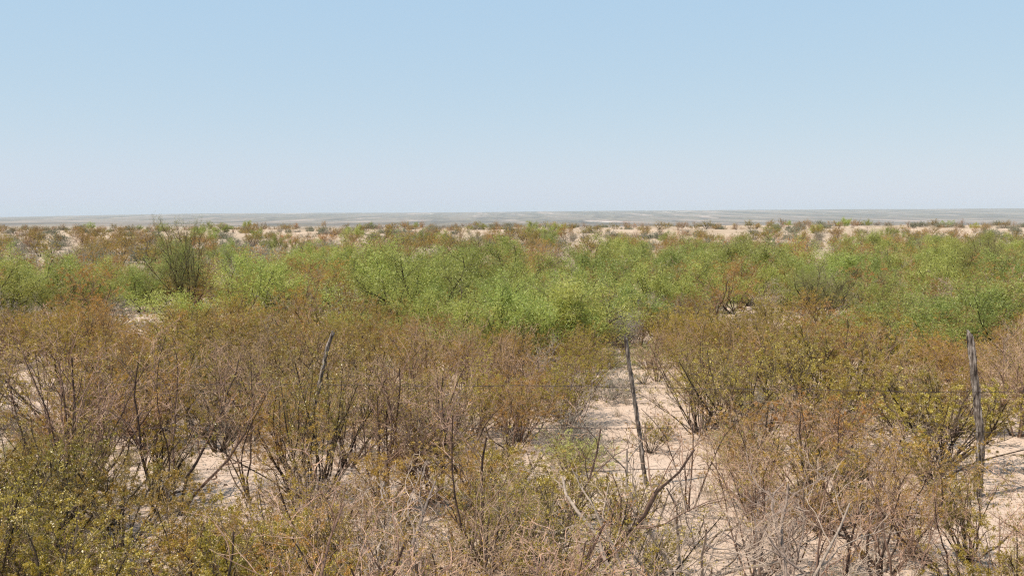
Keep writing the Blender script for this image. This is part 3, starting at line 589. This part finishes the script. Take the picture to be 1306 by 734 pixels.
HR = {'mesquite': (1.0, 1.35), 'russet': (0.8, 1.2), 'acacia': (0.8, 1.2), 'creosote': (0.8, 1.35), 'dead': (0.6, 1.0), 'brush': (0.5, 0.8), 'salt': (0.5, 0.9), 'twiggy': (0.8, 1.2), 'spray': (0.8, 1.3), 'broom': (0.4, 0.7)}
ridge(85, 135, 300, 1.35, "on pale dunes", HR)
ridge(135, 172, 330, 1.25, "on the far ridge", HR)

# ------------------------------------------------------------------ litter, pebbles and dry grass on the sand
rng = np.random.RandomState(77)
def litter():
    G = Geo(); n = 9000
    y = np.sqrt(rng.uniform(3.2 ** 2, 24 ** 2, n)); y = np.where(rng.rand(n) < 0.6, rng.uniform(3.2, 13, n), y); x = rng.uniform(-0.6, 0.6, n) * (y + 1)
    p = np.stack([x, y, ground_z(x, y) + 0.008], 1); a = rng.rand(n) * 6.283; d = np.stack([np.cos(a), np.sin(a), rng.uniform(-0.05, 0.35, n)], 1)
    pts, rad = grow(rng, p, d, rng.uniform(0.03, 0.22, n), rng.uniform(0.0012, 0.004, n), 0.5, 4, 0.18, -0.05)
    G.tubes(rng, pts, rad, 3, 0.45, 0.3); return G.arr()
def leaf_litter():
    near = np.array([(a, b, r) for a, b, r in placed if 3 < b < 20]); n = 60000
    j = rng.randint(0, len(near), n); a = rng.rand(n) * 6.283; q = near[j, 2] * 1.0 * np.abs(rng.normal(size=n)) ** 0.8
    x = near[j, 0] + q * np.cos(a); y = near[j, 1] + q * np.sin(a); p = np.stack([x, y, ground_z(x, y) + 0.004 + 0.012 * rng.rand(n)], 1)
    d = np.stack([rng.normal(size=n), rng.normal(size=n), 0.3 * rng.normal(size=n)], 1)
    s = rng.uniform(0.008, 0.03, n); V, F = leaves(rng, p, d, s, s * rng.uniform(0.12, 0.5, n)); return V, F, rng.rand(n)
v, f, t = leaf_litter()
tag(link(bpy.data.objects.new("fallen_leaves", mesh_quads("fallen_leaves", v, f, [M['litter']], t))), "dry brown leaf litter gathered round the feet of the shrubs", "leaf litter", kind="stuff")
v, f, t = litter()
tag(link(bpy.data.objects.new("fallen_twigs", mesh_quads("fallen_twigs", v, f, [M['dead_bark']], t))), "broken grey twigs littering the sand between the shrubs", "twigs", kind="stuff")
def pebbles():
    G = Geo(); n = 6000
    y = rng.uniform(3.2, 16, n); x = rng.uniform(-0.6, 0.6, n) * (y + 1); s = 0.004 + 0.012 * rng.rand(n) ** 3 
    c = np.stack([x, y, ground_z(x, y) + s * 0.2], 1)
    off = np.array([[-1, -1, -.6], [1, -1, -.6], [1, 1, -.6], [-1, 1, -.6], [-.7, -.7, .6], [.7, -.7, .6], [.7, .7, .6], [-.7, .7, .6]])
    V = c[:, None] + off[None] * s[:, None, None] * rng.uniform(0.6, 1.3, (n, 8, 3))
    q = np.array([[0, 3, 2, 1], [4, 5, 6, 7], [0, 1, 5, 4], [1, 2, 6, 5], [2, 3, 7, 6], [3, 0, 4, 7]])
    F = (np.arange(n)[:, None, None] * 8 + q[None]).reshape(-1, 4)
    G.add(V.reshape(-1, 3), F, np.repeat(rng.rand(n), 6)); return G.arr()
v, f, t = pebbles()
tag(link(bpy.data.objects.new("gravel", mesh_quads("gravel", v, f, [M['stone']], t))), "scattered small pale pebbles on the sand", "gravel", kind="stuff")
def grass():
    G = Geo(); nt = 420
    y = np.where(rng.rand(nt) < 0.5, rng.uniform(3.5, 14, nt), rng.uniform(14, 90, nt)); x = rng.uniform(-0.58, 0.58, nt) * (y + 1)
    k = 26; n = nt * k; bx = np.repeat(x, k) + rng.normal(size=n) * 0.03; by = np.repeat(y, k) + rng.normal(size=n) * 0.03
    big = np.repeat(rng.uniform(0.6, 1.3, nt) * np.where(y > 14, 1.9, 1.0), k)
    p = np.stack([bx, by, ground_z(bx, by) - 0.01], 1)
    a = rng.rand(n) * 6.283; tl = rng.uniform(0.05, 0.8, n); d = np.stack([np.cos(a) * tl, np.sin(a) * tl, np.ones(n)], 1)
    pts, rad = grow(rng, p, d, rng.uniform(0.08, 0.24, n) * big, 0.0016 * big, 0.25, 4, 0.12, -0.1)
    G.tubes(rng, pts, rad, 3, 0.5, 0.3); return G.arr()
v, f, t = grass()
tag(link(bpy.data.objects.new("dry_grass", mesh_quads("dry_grass", v, f, [M['straw']], t))), "thin straw coloured dry grass between the shrubs", "grass", kind="stuff")
# each label singles its plant out: size, kind, row and column, then the order from the left among those still alike
def label_all():
    groups = {}
    for o, kind, h, hf, zone, px, y, yf in AUTO:
        size = "low" if hf < 0.34 else ("tall" if hf > 0.67 else "middling")
        row = "nearer row" if yf < 0.5 else "farther row"
        lab = size + " " + DESC[kind] + " " + zone + " " + COLS[column(px)]
        groups.setdefault((lab), []).append((px, o))
    words = ["leftmost", "second", "third", "fourth", "fifth", "sixth", "seventh", "eighth", "ninth", "tenth"]
    for lab, L in groups.items():
        L.sort(key=lambda t: t[0])
        for i, (px, o) in enumerate(L):
            if len(L) == 1: o["label"] = lab
            elif i == 0: o["label"] = "leftmost " + lab
            elif i == len(L) - 1: o["label"] = "rightmost " + lab
            elif i < 10: o["label"] = words[i] + " " + lab
            else: o["label"] = lab
COLS = {"by the left picture edge": "by the left picture edge", "left of the tallest dark mesquite": "left of the tallest mesquite", "straight below or above the tallest dark mesquite": "aligned with the tallest mesquite",
        "just left of the slanting post": "just left of the slanting post", "at the slanting post": "aligned with the slanting post", "well right of the slanting post": "right of the slanting post", "just left of the thin stave": "just left of the thin stave",
        "at the thin stave": "aligned with the thin stave", "right of the thin stave": "right of the thin stave", "midway from stave to thick post": "between stave and thick post", "just left of the thick post": "just left of the thick post",
        "at the thick post": "aligned with the thick post", "by the right picture edge": "by the right picture edge"}
label_all()
open('/tmp/counts.txt','w').write(str(COUNT))
